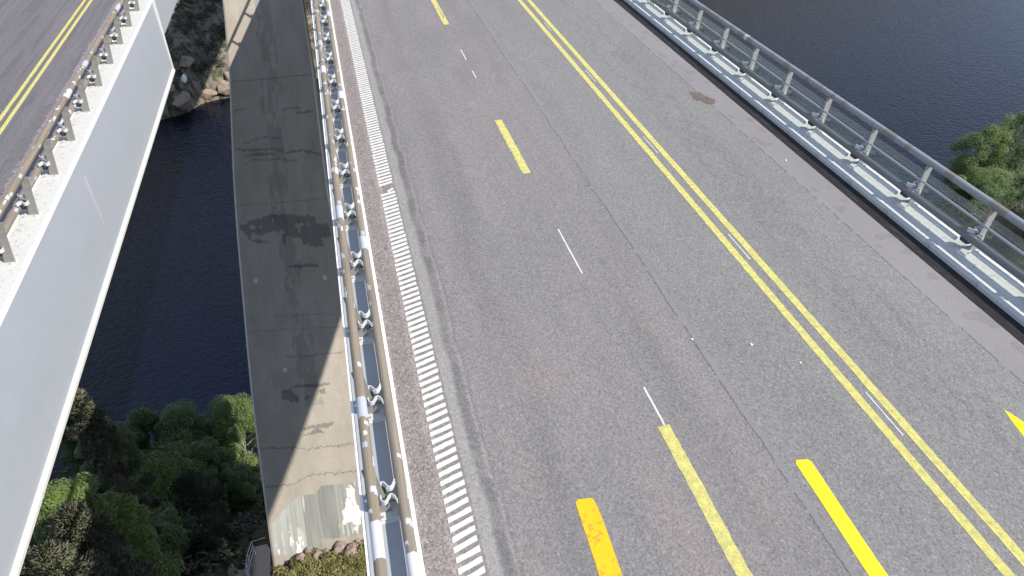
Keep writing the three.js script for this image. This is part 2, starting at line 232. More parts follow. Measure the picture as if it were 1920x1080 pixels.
{
  const W = 1024, H = 2048, n = speck(W, H, 71), hgt = new Uint8Array(W * H * 4);
  const map = tex(W, H, (x, y) => {
    const u = (x + 0.5) / W, s = CS0 + (y + 0.5) / H * CSL;
    const wu = vs(V64, x * 0.09, y * 0.09) * 0.012 + vs(V64, x * 0.3, y * 0.3) * 0.006, ws = (vs(V64, x * 0.08 + 20, y * 0.08) * 0.05 + vs(V64, x * 0.28, y * 0.28 + 31) * 0.025);
    const U = u + wu, S = s + ws;
    const q = vf(u * 9, s * 1.1, 4), q2 = vf(u * 26, s * 3.1, 3), fine = (n[y * W + x] - 0.5) * 14;
    const str = vs(V64, u * 14, s * 0.2) * 3 + vs(V64, u * 40, s * 0.5) * 1.5;
    let c = [158, 151, 139];
    const k = q * 9 + q2 * 5 + fine * 0.8 + str; c = c.map(v => v + k);
    // algae band down the middle, broken up
    const band = vf(u * 22 + 5, s * 1.6, 4); if (s > 31.5 && u > 0.36 + 0.05 * q && u < 0.60 + 0.05 * q2 && band + (0.09 - Math.abs(u - 0.48)) * 6 > 0.1) c = [c[0] * 0.9, c[1] * 0.91, c[2] * 0.92];
    if (s > 28.4 && q2 + 0.3 * q > 0.55) c = c.map(v => v * 0.95);
    // formwork joints
    let hh = 128 + q2 * 14 + fine;
    for (const js of [44.87, 39.9, 34.95, 25.6]) { if (Math.abs(S * 0.5 + s * 0.5 - js) < 0.012) { c = c.map(v => v * 0.8); hh -= 40; } }
    for (const ju of [0.24, 0.5, 0.76]) if (Math.abs(u - ju) < 0.0012 && vs(V64, s * 2, ju * 50) > -0.2) { c = c.map(v => v * 0.93); hh -= 20; }
    if (inPoly(repair, u + wu * 0.3, s + ws * 0.3)) {
      const bandN = Math.floor(u * 7.2), tone = [160, 154, 136, 128, 142, 144, 140][bandN % 7]; const b2 = vs(V64, u * 70, s * 0.8) * 9;
      c = [tone + b2 + fine, tone + 2 + b2 + fine, tone - 4 + b2 + fine];
      const drip = vs(V64, u * 55, s * 1.2) + q2 * 0.5; if ((u > 0.55 || u < 0.3) && drip > 0.5) c = [178, 178, 172];
      if (s < 26.9 && q2 > 0.45 && u < 0.35) c = [222, 220, 212];
    }
    if (inPoly(splash, U + q2 * 0.03, S + q2 * 0.18)) c = q2 > 0.45 ? [200, 178, 152] : [226 + fine, 221 + fine, 208 + fine];
    for (const st of stainList) if (U > st.b[0] && U < st.b[1] && S > st.b[2] && S < st.b[3] && inPoly(st.p, U, S)) { const isl = vs(V64, u * 30 + 4, s * 4.2) > 0.62 && st.p.length > 16; if (!isl) c = [c[0] * 0.76, c[1] * 0.77, c[2] * 0.79]; }
    cracks.forEach((ln, i) => { const d = crackD(ln, u, s + ws * 1.1); const wd = crackW[i] * (0.5 + 0.7 * Math.abs(vs(V64, u * 40, i * 7.7))); if (Math.abs(d) < wd * 0.6) { c = [c[0] * 0.78, c[1] * 0.785, c[2] * 0.8]; hh -= 30; } });
    for (const sq of squares) if (Math.abs(u - sq[0]) < 0.018 && Math.abs(s - sq[1]) < 0.085) c = [196, 192, 182];
    const kk = (y * W + x) * 4; hgt[kk] = hgt[kk + 1] = hgt[kk + 2] = clamp(hh, 0, 255); hgt[kk + 3] = 255;
    return c;
  }, { wrap: THREE.MirroredRepeatWrapping });
  const bt = new THREE.DataTexture(hgt, W, H, THREE.RGBAFormat); bt.wrapS = bt.wrapT = THREE.MirroredRepeatWrapping; bt.magFilter = THREE.LinearFilter; bt.needsUpdate = true;
  M.archTop = new THREE.MeshStandardMaterial({ map, bumpMap: bt, bumpScale: 0.02, roughness: 0.92 });
  const cn = speck(512, 512, 73);
  M.concrete = new THREE.MeshStandardMaterial({ roughness: 0.92, map: tex(512, 512, (x, y) => { const v = vf(x * 0.03, y * 0.03, 4) * 14 + (cn[y * 512 + x] - 0.5) * 12; return [160 + v, 151 + v, 138 + v]; }, { rx: 0.25, ry: 0.25 }) });
  M.archEdge = new THREE.MeshStandardMaterial({ color: new THREE.Color(0.62, 0.58, 0.52), roughness: 0.85 });  // paler than the concrete: sky light on the chamfer put into its colour
}
{ // bedrock, soil, mastic
  const n = speck(512, 512, 81);
  M.rock = new THREE.MeshStandardMaterial({ roughness: 0.95, map: tex(512, 512, (x, y) => { const q = vf(x * 0.03, y * 0.03, 4), c = vs(V64, x * 0.02 + 9, y * 0.05), v = q * 26 + (n[y * 512 + x] - 0.5) * 22; const lich = vf(x * 0.09, y * 0.09 + 5, 3) > 0.35; return lich ? [128 + v, 124 + v, 98 + v] : [142 + v + c * 10, 124 + v, 114 + v]; }) });
  M.pinkRock = new THREE.MeshStandardMaterial({ roughness: 0.95, map: tex(512, 512, (x, y) => { const q = vf(x * 0.04 + 7, y * 0.04, 4), v = q * 26 + (n[y * 512 + x] - 0.5) * 26; const l = vf(x * 0.1 + 3, y * 0.1, 3); return l > 0.3 ? [150 + v, 146 + v, 128 + v] : l < -0.35 ? [104 + v, 92 + v, 84 + v] : [150 + v, 131 + v, 121 + v]; }) });
  M.soil = new THREE.MeshStandardMaterial({ roughness: 1, map: tex(512, 512, (x, y) => { const q = vf(x * 0.05, y * 0.05, 4), v = q * 20 + (n[y * 512 + x] - 0.5) * 26; const green = vf(x * 0.06 + 30, y * 0.06, 3) > 0.0; return green ? [62 + v, 70 + v, 38 + v * 0.7] : [78 + v, 66 + v, 50 + v]; }, { rx: 0.12, ry: 0.12 }) });
  M.farSoil = new THREE.MeshStandardMaterial({ roughness: 1, map: tex(1024, 1024, (x, y) => { const q = vf(x * 0.03, y * 0.03, 5), v = q * 24 + (n[(y % 512) * 512 + x % 512] - 0.5) * 22; const rocky = vf(x * 0.045 + 30, y * 0.045, 4) + 0.1; return rocky > 0.12 ? [118 + v, 110 + v, 98 + v] : rocky > -0.15 ? [92 + v, 88 + v, 74 + v] : [66 + v, 68 + v, 50 + v]; }, { rx: 0.03, ry: 0.03 }) });
  M.mastic = new THREE.MeshStandardMaterial({ roughness: 0.75, map: tex(256, 1024, (x, y) => { const ln = vs(V64, x * 0.22, y * 0.012), e = vs(V64, x * 0.05, y * 0.02), v = (n[(y % 512) * 512 + x] - 0.5) * 12; const b = e > 0.55 ? 46 : ln > 0.7 ? 58 : 22; return [b + v + 2, b + v - 1, b + v + 1]; }, { rx: 1 / 0.4, ry: 0.16 }) });
  M.moss = new THREE.MeshStandardMaterial({ roughness: 1, side: THREE.DoubleSide, vertexColors: true });
}
{ // water: deep, dark, wind-rippled
  const W = 1024, r1 = vgrid(128, 128, 91), r2 = vgrid(256, 256, 92), d = new Uint8Array(W * W * 4);
  for (let y = 0, k = 0; y < W; y++) for (let x = 0; x < W; x++, k += 4) { const h = vs(r1, x / 8 * 0.5, y / 8) * 0.5 + vs(r2, x / 4 * 0.5 + 3, y / 4) * 0.32 + vs(V256, x / 4 + 9, y / 4 * 2) * 0.18; const v = clamp(128 + h * 110, 0, 255); d[k] = d[k + 1] = d[k + 2] = v; d[k + 3] = 255; }
  const b = new THREE.DataTexture(d, W, W, THREE.RGBAFormat); b.wrapS = b.wrapT = THREE.RepeatWrapping; b.magFilter = THREE.LinearFilter; b.minFilter = THREE.LinearMipmapLinearFilter; b.generateMipmaps = true; b.repeat.set(1 / 42, 1 / 42); b.needsUpdate = true;
  M.water = new THREE.MeshPhysicalMaterial({ ior: 1.33, color: new THREE.Color(0.0016, 0.003, 0.0095), roughness: 0.12, bumpMap: b, bumpScale: 0.10 });
}
M.glass = new THREE.MeshPhysicalMaterial({ color: new THREE.Color(0.93, 0.97, 0.955), transmission: 0.97, thickness: 0, roughness: 0.02, ior: 1.5, specularIntensity: 1 });

// ---------------------------------------------------------------- terrain, water
const WATER_Y = CAM_H - 62;
const shoreS = x => x < 0 ? 58 + 2.5 * fbm(x * 0.07, 3, 0, 3) : lerp(58, 84, sst(20, 80, x)) + 3 * fbm(x * 0.07, 3, 0, 3);
function nearY(x, s) {
  const t = shoreS(x) - s; let y;
  if (t < 0) y = WATER_Y + t * 0.55; else if (t < 33) y = WATER_Y + t * 0.79; else y = WATER_Y + 26.07 + (t - 33) * 0.2;
  y += (fbm(x * 0.09, s * 0.09, 1, 4) * 3.2 + fbm(x * 0.4, s * 0.4, 7, 3) * 0.7) * sst(-2, 8, t) * (1 - 0.85 * sst(6, 2, Math.abs(x + 3.7)) * sst(34, 29, s));
  if (x < -12) y += 2.0 * sst(-12, -26, x) * sst(0, 20, t);
  return y;
}
function heightField(x0, x1, s0, s1, nx, ns, f) {
  const g = new THREE.PlaneGeometry(1, 1, nx, ns), p = g.attributes.position, uv = g.attributes.uv;
  for (let j = 0, i = 0; j <= ns; j++) for (let k = 0; k <= nx; k++, i++) { const x = lerp(x0, x1, k / nx), s = lerp(s1, s0, j / ns); p.setXYZ(i, x, f(x, s), -s); uv.setXY(i, x, s); }
  g.computeVertexNormals(); return g;
}
structure('water', 'dark blue sound rippled by wind', sheet(-900, 900, WATER_Y, -120, 900), M.water);
structure('hillside', 'dark wooded hillside falling to the water beneath the bridge', heightField(-130, 150, -70, 112, 180, 130, nearY), M.soil);
const farShoreS = x => 158 + 0.42 * (x + 22) + 4 * fbm(x * 0.06, 9, 0, 4) + 6 * sst(-23, -27, x) * 0 - 3.2 * sst(-27, -31, x);
function farY(x, s) {
  const t = s - farShoreS(x); let y = t < 0 ? WATER_Y + t * 0.6 : WATER_Y + 2.2 * sst(0, 3, t) + t * 0.5;
  const rdg = 1 - Math.abs(fbm(x * 0.13, s * 0.13, 4, 4)) * 3; y += (rdg * 1.3 + fbm(x * 0.5, s * 0.5, 3, 3) * 1.4) * sst(-1, 5, t); return y;
}
structure('far_shore', 'rocky far shore of the sound below the left bridge deck', heightField(-130, 330, 120, 420, 230, 190, farY), M.farSoil);

// ---------------------------------------------------------------- concrete arch
{
  const arch = thing('bridge_arch', 'weathered grey concrete arch rising between the two bridge decks', 'arch');
  const N = 128, top = [], uvs = [], idx = [], side = [], sidx = [], suv = [], edge = [], eidx = [], euv = [];
  const ss = []; for (let i = 0; i <= N; i++) { const t = i / N; ss.push(22 + 256 * (t < 0.4 ? t * 0.35 : 0.14 + (t - 0.4) * (0.86 / 0.6))); }
  const c = 0.1;
  ss.forEach((s, i) => {
    const q = s <= 150 ? s : 300 - s, y = archY(s), xl = tab(archXL, q), xr = tab(archXR, q), th = lerp(4.2, 2.7, sst(22, 150, q));
    const sl = 0.009 * (150 - s), nn = Math.hypot(1, sl), ny = 1 / nn, ns = -sl / nn;       // surface normal (up, s)
     uvs.push(0, (s - CS0) / CSL, 1, (s - CS0) / CSL);
    const yr = -0.75 * Math.exp(-(((s - 35.5) / 4.5) ** 2));
    const dn = (d) => [y - ny * d, -(s - ns * d)];
    top.push(xl + c, y, -s, xr - c, y + yr, -s); const [y1, z1] = dn(c), [y2, z2] = dn(th);
    edge.push(xl + c, y, -s, xl, y1, z1, xr - c, y + yr, -s, xr, y1 + yr, z1); euv.push(0, s, 0.1, s, 0, s, 0.1, s);
    side.push(xl, y1, z1, xl, y2, z2, xr, y2, z2, xr, y1 + yr, z1, xl, y2, z2, xr, y2, z2); for (let k = 0; k < 6; k++) suv.push(k * 2, s);
    if (i) { const a = (i - 1) * 2, b = i * 2; idx.push(a, a + 1, b, a + 1, b + 1, b);
      const e0 = (i - 1) * 4, e1 = i * 4; eidx.push(e0, e1, e0 + 1, e0 + 1, e1, e1 + 1, e0 + 2, e0 + 3, e1 + 2, e0 + 3, e1 + 3, e1 + 2);
      const f0 = (i - 1) * 6, f1 = i * 6; sidx.push(f0, f1, f0 + 1, f0 + 1, f1, f1 + 1, f0 + 2, f1 + 2, f0 + 3, f0 + 3, f1 + 2, f1 + 3, f0 + 4, f1 + 4, f0 + 5, f0 + 5, f1 + 4, f1 + 5); }
  });
  const mk = (p, u, ix) => { const g = new THREE.BufferGeometry(); g.setAttribute('position', new THREE.Float32BufferAttribute(p, 3)); g.setAttribute('uv', new THREE.Float32BufferAttribute(u, 2)); g.setIndex(ix); g.computeVertexNormals(); return g; };
  mesh('top_face', mk(top, uvs, idx), M.archTop, arch);
  mesh('chamfer_edge', mk(edge, euv, eidx), M.archEdge, arch);
  mesh('side_face', mk(side, suv, sidx), M.concrete, arch);
}

// ---------------------------------------------------------------- bridge decks (steel boxes)
const DECK0 = -60, DECK1 = 300;
const steelUV = g => { const p = g.attributes.position, n = g.attributes.normal, uv = g.attributes.uv; for (let i = 0; i < p.count; i++) { const ax = Math.abs(n.getX(i)); uv.setXY(i, -p.getZ(i) / 6, (ax > 0.5 ? p.getY(i) : p.getX(i)) / 6); } return g; };
function girder(profile, s0, s1) {     // profile in x, y, extruded along s
  const sh = new THREE.Shape(profile.map(p => new THREE.Vector2(...p)));
  const g = new THREE.ExtrudeGeometry(sh, { depth: s1 - s0, bevelEnabled: false, steps: 1 }); g.translate(0, 0, -s1); return steelUV(g);
}
{
  const d = thing('bridge_deck', 'right-hand pale grey steel bridge deck carrying the near carriageway', 'bridge deck');
  mesh('box_girder', girder([[-0.53, -0.02], [12.64, -0.02], [12.3, -0.35], [9.9, -3.0], [-0.45, -3.0], [-0.53, -0.35]], DECK0, DECK1), M.steel, d);
  mesh('inner_ledge', uvTop(bx(-0.54, 0.105, -0.019, 0.02, DECK0, DECK1)), M.ledgeShaded, d);
  mesh('inner_kerb', uvTop(rbx(0.107, 0.165, -0.019, 0.07, DECK0, DECK1, 0.006)), M.whitePaint, d);
  mesh('outer_kerb', uvTop(rbx(11.742, 12.66, -0.019, 0.1, DECK0, DECK1, 0.012)), M.ledge, d);
  mesh('gutter_seal', uvTop(bx(11.362, 11.74, -0.019, 0.006, DECK0, DECK1)), M.mastic, d);
  for (const v of d.children[4].geometry.attributes.uv.array.keys()) { if (v % 2 === 0) d.children[4].geometry.attributes.uv.array[v] -= 11.37; }
  // expansion of sight: drip flange under the inner edge
  mesh('edge_flange', bx(-0.585, -0.541, -0.1, 0.0, DECK0, DECK1), M.whitePaint, d);
}
{
  const d = thing('bridge_deck', 'left-hand pale grey steel bridge deck with tall sunlit side face', 'bridge deck');
  const END = 34.75;
  mesh('box_girder', girder([[-7.0, -0.02], [-20.3, -0.02], [-20.3, -0.35], [-17.5, -3.0], [-6.93, -3.0]], DECK0, END), M.steel, d);
  mesh('far_girder', girder([[-7.6, -0.03], [-20.3, -0.03], [-20.3, -0.35], [-17.5, -2.6], [-7.6, -2.6]], END + 0.002, DECK1), M.steel, d);
  mesh('lower_lip', rbx(-6.96, -6.855, -3.10, -2.99, DECK0, END - 0.02, 0.01), M.steelLip, d);
  mesh('lip_rib', rbx(-6.935, -6.905, -2.985, -2.93, DECK0, END - 0.02, 0.008), M.steelLip, d);
  mesh('end_plate', bx(-7.02, -6.9, -2.98, -0.03, END - 0.001, END + 0.05), M.steelLip, d);
  for (const s of [20.15, 6.2, 48.2]) if (s < END) { mesh('weld_seam', bx(-6.99, -6.943 + 0.0, -2.9, -0.6, s, s + 0.022), M.seam, d).rotation.set(0, 0, 0); }
  mesh('top_edge', rbx(-7.005, -6.955, -0.10, 0.03, DECK0, DECK1, 0.01), M.whitePaint, d);
  mesh('inner_ledge', uvTop(bx(-7.62, -7.006, -0.018, 0.02, DECK0, DECK1)), M.ledge, d);
  mesh('inner_kerb', uvTop(rbx(-7.68, -7.622, -0.018, 0.07, DECK0, DECK1, 0.006)), M.whitePaint, d);
  mesh('far_kerb', uvTop(rbx(-20.3, -19.2, -0.018, 0.1, DECK0, DECK1, 0.01)), M.ledge, d);
}

// ---------------------------------------------------------------- carriageways and markings
const road = structure('road', 'grey worn asphalt carriageway on the right-hand bridge deck', asphaltUV(sheet(0.166, 11.36, 0, DECK0, DECK1)), M.asphalt);
const road2 = structure('road', 'darker asphalt carriageway on the left-hand bridge deck', asphaltUV(sheet(-19.19, -7.682, 0, DECK0, DECK1), true), M.asphalt2);
function patchShape(pts, mat, name, parent, y = 0.004, th = 0.004) {          // thin slab of paint, outline in (x, s)
  const sh = new THREE.Shape(pts.map(p => new THREE.Vector2(p[0], p[1])));
  const g = new THREE.ExtrudeGeometry(sh, { depth: th, bevelEnabled: false }); g.rotateX(-Math.PI / 2); g.translate(0, y - th + 0.0005, 0); uvTop(g); return mesh(name, g, mat, parent);
}
const rl = rng(5);
function ragged(x0, x1, s0, s1, amp, step = 0.12) {
  const a = [], b = [], n = Math.max(2, Math.round((s1 - s0) / step));
  for (let i = 0; i <= n; i++) { const s = lerp(s0, s1, i / n); a.push([x0 + (rl() - 0.5) * amp, s + (i === 0 || i === n ? (rl() - 0.5) * amp : 0)]); b.push([x1 + (rl() - 0.5) * amp, s + (i === 0 || i === n ? (rl() - 0.5) * amp : 0)]); }
  return a.concat(b.reverse());
}
for (const [x0, x1] of [[7.60, 7.755], [7.965, 8.12]]) { const m = patchShape(ragged(x0, x1, -20, 70, 0.012, 0.3), M.wornYellow, 'centre_line', road); m.userData.label = 'worn double yellow line'; }
for (let k = -1; k < 8; k++) patchShape(ragged(4.175, 4.385, 4.3 + 12 * k, 7.55 + 12 * k, 0.02), M.wornYellow, 'lane_dash', road).userData.label = 'worn yellow lane dash';
for (let k = -1; k < 9; k++) { const s = 6.44 + 5.04 * k; patchShape(ragged(7.868, 7.889, s, s + 1.0, 0.006), M.roadWhite, 'white_tick', road); if (k !== 0 && k !== 3) { const w = k === 2 ? -0.1 : 0; const q = 7.56 + 5.04 * (k - 0) + (k > 0 ? 0.9 : 0); } }
for (const [s0, s1] of [[7.56, 8.45], [11.86, 13.6], [22.83, 23.45], [24.5, 25.5], [29, 30.6]]) patchShape(ragged(4.285, 4.318, s0, s1, 0.006), M.roadWhite, 'white_tick', road);
// bright temporary marks near the camera
patchShape([[2.40, 4.6], [2.705, 4.6], [2.71, 5.2], [2.735, 5.8], [2.745, 6.2], [2.73, 6.46], [2.69, 6.49], [2.5, 6.51], [2.455, 6.46], [2.44, 6.1], [2.425, 5.6], [2.40, 5.1]], M.scuffedYellow, 'arrow_bar', road, 0.0045).userData.label = 'scuffed orange-yellow bar at the lower edge';
patchShape([[5.86, 3.7], [6.115, 3.7], [6.125, 4.6], [6.15, 5.4], [6.175, 6.0], [6.185, 6.32], [6.15, 6.37], [5.98, 6.4], [5.935, 6.34], [5.92, 5.6], [5.89, 4.8]], M.freshYellow, 'arrow_bar', road, 0.0045).userData.label = 'bright fresh yellow bar beside the road seam';
patchShape([[9.83, 6.52], [9.86, 6.46], [9.97, 6.1], [10.08, 5.5], [10.15, 4.6], [9.86, 4.6], [9.72, 5.5], [9.70, 5.95], [9.77, 6.3]], M.freshYellow, 'arrow_tip', road, 0.0045).userData.label = 'bright yellow arrow tip at the right edge';
// profiled edge line: white blocks
{
  const r = rng(77), gs = [];
  const block = seed => { const q = rng(seed), pts = []; const n = 5; for (let i = 0; i <= n; i++) pts.push([i / n * 0.355, 0.0 + (q() - 0.5) * 0.012 + i / n * 0.125]); for (let i = n; i >= 0; i--) pts.push([i / n * 0.355, 0.091 + (q() - 0.5) * 0.012 + i / n * 0.125]);
    const g = new THREE.ExtrudeGeometry(new THREE.Shape(pts.map(p => new THREE.Vector2(...p))), { depth: 0.007, bevelEnabled: false }); g.rotateX(-Math.PI / 2); return uvTop(g); };
  for (let i = 0; i < 6; i++) gs.push(block(100 + i));
  for (let i = 0; i < 200; i++) {
    const s = 4.4 + i * 0.166; if (s > 16.05 && s < 16.42) { if (s < 16.25) { const m = mesh('rumble_block', gs[i % 6], M.roadWhite, road); m.position.set(0.78, 0.001, -s); m.scale.x = 0.42; } continue; }
    const m = mesh('rumble_block', gs[Math.floor(r() * 6)], M.roadWhite, road); m.position.set(0.60 + (r() - 0.5) * 0.012, 0.001, -s); m.scale.set(1 + (r() - 0.5) * 0.04, 1, 1 + (r() - 0.5) * 0.1);
  }
}
// pothole repair, flecks of litter
{
  const q = rng(8), P = []; for (let i = 0; i < 26; i++) { const a = i / 26 * Math.PI * 2; P.push([10.55 + Math.cos(a) * (0.24 + 0.16 * (q() - 0.5)) + 0.14 * Math.sin(a), 19.55 + Math.sin(a) * (0.27 + 0.26 * (q() - 0.5)) * (1 - 0.3 * Math.cos(a)) - 0.45 * Math.cos(a)]); }
  const n = speck(128, 128, 3);
  const mat = new THREE.MeshStandardMaterial({ roughness: 1, map: tex(128, 128, (x, y) => { const v = vf(x * 0.2, y * 0.2, 3) * 26 + (n[y * 128 + x] - 0.5) * 40; return [100 + v, 91 + v, 85 + v]; }, { rx: 1.2, ry: 1.2 }) });
  patchShape(P, mat, 'pothole', road, 0.003, 0.003).userData.label = 'brown broken pothole patch near the right edge';
  const fl = [[5.62, 10.3 - 0.9], [6.6, 9.0], [7.2, 8.35], [10.9, 15.3]];
  fl.forEach(([x, s], i) => { const g = new THREE.IcosahedronGeometry(0.022 + 0.006 * (i % 2), 0); g.scale(1, 0.5, 1.3); g.translate(x, 0.01, -s); mesh('litter_fleck', g, M.whitePaint, road); });
}
for (const [x0, x1] of [[-9.70, -9.585], [-9.44, -9.325]]) patchShape(ragged(x0, x1, -10, 90, 0.008, 0.5), M.wornYellow, 'centre_line', road2).userData.label = 'double yellow line of the left deck';

// ---------------------------------------------------------------- guard railings
function ribbon(path, th, hgt) {       // vertical strap following a path in (x, s), thickness th, height hgt
  const L = [], R = []; for (let i = 0; i < path.length; i++) { const a = path[Math.max(0, i - 1)], b = path[Math.min(path.length - 1, i + 1)]; let dx = b[0] - a[0], ds = b[1] - a[1]; const l = Math.hypot(dx, ds) || 1; dx /= l; ds /= l; L.push([path[i][0] - ds * th / 2, path[i][1] + dx * th / 2]); R.push([path[i][0] + ds * th / 2, path[i][1] - dx * th / 2]); }
  const g = new THREE.ExtrudeGeometry(new THREE.Shape(L.concat(R.reverse()).map(p => new THREE.Vector2(...p))), { depth: hgt, bevelEnabled: false }); g.rotateX(-Math.PI / 2); return g;
}
const strapGeo = (() => {             // wavy clamp strap from the post (x = 0) to the low pipe (x = 0.30)
  const P = []; for (let i = 0; i <= 10; i++) { const a = Math.PI * (1.25 - i / 10 * 1.1); P.push([0.07 + Math.cos(a) * 0.05, Math.sin(a) * 0.075]); }
  for (let i = 1; i <= 8; i++) { const t = i / 8; P.push([0.118 + t * 0.13, 0.02 - 0.075 * Math.sin(t * Math.PI * 0.9) + 0.09 * t * t]); } return P;
})();
const plateGeo = (pts, th) => { const g = new THREE.ExtrudeGeometry(new THREE.Shape(pts.map(p => new THREE.Vector2(...p))), { depth: th, bevelEnabled: true, bevelSize: 0.004, bevelThickness: 0.004, bevelSegments: 1 }); g.translate(0, 0, -th / 2); return g; };
// sgn: +1 road lies at +x of the railing, -1 road at -x; xTop: x of the top pipe; y0: ledge height
function railing(label, sgn, xTop, y0, s0, s1, phase, glass) {
  const t = thing('guard_railing', label, 'guard railing', [xTop, y0, 0]);
  const X = v => v * sgn;
  mesh('top_pipe', pipeAlong(0, 1.06, glass ? 0.082 : 0.078, DECK0, DECK1, 18), glass ? M.pipeGrey : M.pipe, t);
  mesh('lower_pipe', glass ? pipeAlong(X(0.28), 0.34, 0.086, DECK0, DECK1, 18) : pipeAlong(X(0.385), 0.25, 0.082, DECK0, DECK1, 18), glass ? M.pipeDark : M.pipeLow, t);
  if (glass) { mesh('hand_rod', pipeAlong(X(0.09), 0.62, 0.026, DECK0, DECK1, 10), M.galv, t); }
  // profile of a post plate, leaning outwards below the top pipe
  const prof = [[0.23, 0], [0.03, 0], [-0.02, 0.5], [-0.085, 0.97], [0.075, 0.98], [0.14, 0.5]].map(([a, b]) => [X(a) - X(0.02), b]); if (sgn < 0) prof.reverse();
  const postG = plateGeo(prof, 0.03), base = rbx(X(0.02), X(0.40), 0, 0.028, -0.15, 0.15, 0.006), foot = rbx(X(0.0), X(0.42), -0.002, 0.012, -0.2, 0.2, 0.004);
  const bolts = mergeGeometries([[0.07, -0.11], [0.07, 0.11], [0.3, -0.11], [0.3, 0.11]].map(([a, b]) => { const g = new THREE.CylinderGeometry(0.018, 0.018, 0.04, 6); g.translate(X(a), 0.04, b); return g; }));
  const strapUp = ribbon(strapGeo.map(([a, b]) => [X(0.06 + a), b + 0.05]), 0.014, 0.1).translate(0, 0.43, 0);
  const strapDn = ribbon(strapGeo.map(([a, b]) => [X(0.06 + a), -b - 0.06]), 0.014, 0.085).translate(0, 0.34, 0);
  const stub = rbx(X(0.1), X(0.32), 0.16, 0.30, 0.02, 0.24, 0.03), cap = new THREE.CylinderGeometry(0.03, 0.03, 0.05, 8).translate(X(0.2), 0.5, 0);
  const tube = glass ? pipeAlong(X(0.385), 0.19, 0.048, -0.72, 0.74, 12) : null, panel = glass ? rbx(-0.008, 0.008, 0.08, 0.82, -0.93, 0.93, 0.004) : null;
  for (let s = phase; s < s1; s += 1.975) {
    if (s < s0) continue;
    const p = mesh('post', postG, glass ? M.postGrey : M.post, t); p.position.z = -s;
    mesh('base_plate', base, M.ledge, p).position.y = 0.006; mesh('foot_shim', foot, M.ledge, p); mesh('base_bolts', bolts, M.bolt, p).userData.kind = 'stuff';
    const b = mesh('clamp_bracket', strapUp, M.clamp, t); b.position.z = -s;
    mesh('lower_strap', strapDn, M.clamp, b); mesh('pipe_stub', stub, M.darkSteel, b); mesh('clamp_bolt', cap, M.bolt, b);
    if (glass) { const q = mesh('cable_tube', tube, M.tube, t); q.position.set(0, 0, -(s + 0.98)); const g = mesh('glass_panel', panel, M.glass, t); g.position.set(X(0.02), 0, -(s + 0.99)); mesh('panel_clip', bx(X(0.0), X(0.05), 0.1, 0.72, 0.035, 0.055), M.darkSteel, p); mesh('support_strut', rod([X(0.26), 0.15, -0.16], [X(0.0), 0.72, -0.05], 0.014), M.clamp, p); }
  }
  // pipe sleeves (joints) every 12 m
  for (let s = phase + 0.62 - 6; s < s1; s += 11.85) { mesh('pipe_sleeve', pipeAlong(0, 1.06, glass ? 0.089 : 0.086, s, s + 0.17, 18), M.clamp, t); for (const q of [0.05, 0.12]) mesh('sleeve_bolt', new THREE.CylinderGeometry(0.016, 0.016, 0.012, 8).translate(0, 1.148, -(s + q)), M.darkSteel, t); }
  return t;
}
railing('brown flaking double-pipe railing along the inner edge of the right-hand deck', 1, -0.36, 0.02, -4, 62, 6.95 - 1.975 * 5, false);
railing('weathered grey pipe railing with glass panels on the outer right edge', -1, 12.58, 0.1, 2, 66, 10.5 - 1.975 * 4, true);
railing('brown pipe railing with flat posts along the left-hand deck edge', -1, -7.17, 0.02, 2, 66, 11.2 - 1.975 * 4, false);

// ---------------------------------------------------------------- vegetation
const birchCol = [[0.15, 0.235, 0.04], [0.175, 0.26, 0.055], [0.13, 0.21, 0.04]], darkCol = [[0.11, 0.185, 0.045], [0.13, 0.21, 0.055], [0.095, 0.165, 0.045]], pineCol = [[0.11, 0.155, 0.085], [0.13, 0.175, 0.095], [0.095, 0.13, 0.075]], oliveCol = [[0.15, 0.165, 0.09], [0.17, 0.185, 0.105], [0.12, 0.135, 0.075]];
M.leaf = new THREE.MeshPhysicalMaterial({ vertexColors: true, roughness: 0.75, side: THREE.DoubleSide, transmission: 0.45, thickness: 0 });
M.needle = new THREE.MeshPhysicalMaterial({ vertexColors: true, roughness: 0.85, side: THREE.DoubleSide, transmission: 0.3, thickness: 0 });
{ const n = speck(128, 256, 97);
  M.birchBark = new THREE.MeshStandardMaterial({ roughness: 0.8, map: tex(128, 256, (x, y) => { const b = vs(V64, x * 0.06, y * 0.5) > 0.55, v = (n[y * 128 + x] - 0.5) * 18; return b ? [70 + v, 64 + v, 58 + v] : [196 + v, 190 + v, 178 + v]; }) });
  M.pineBark = new THREE.MeshStandardMaterial({ roughness: 0.95, map: tex(128, 256, (x, y) => { const v = (n[y * 128 + x] - 0.5) * 30 + vs(V64, x * 0.2, y * 0.06) * 20; return [112 + v, 88 + v, 70 + v]; }) }); }
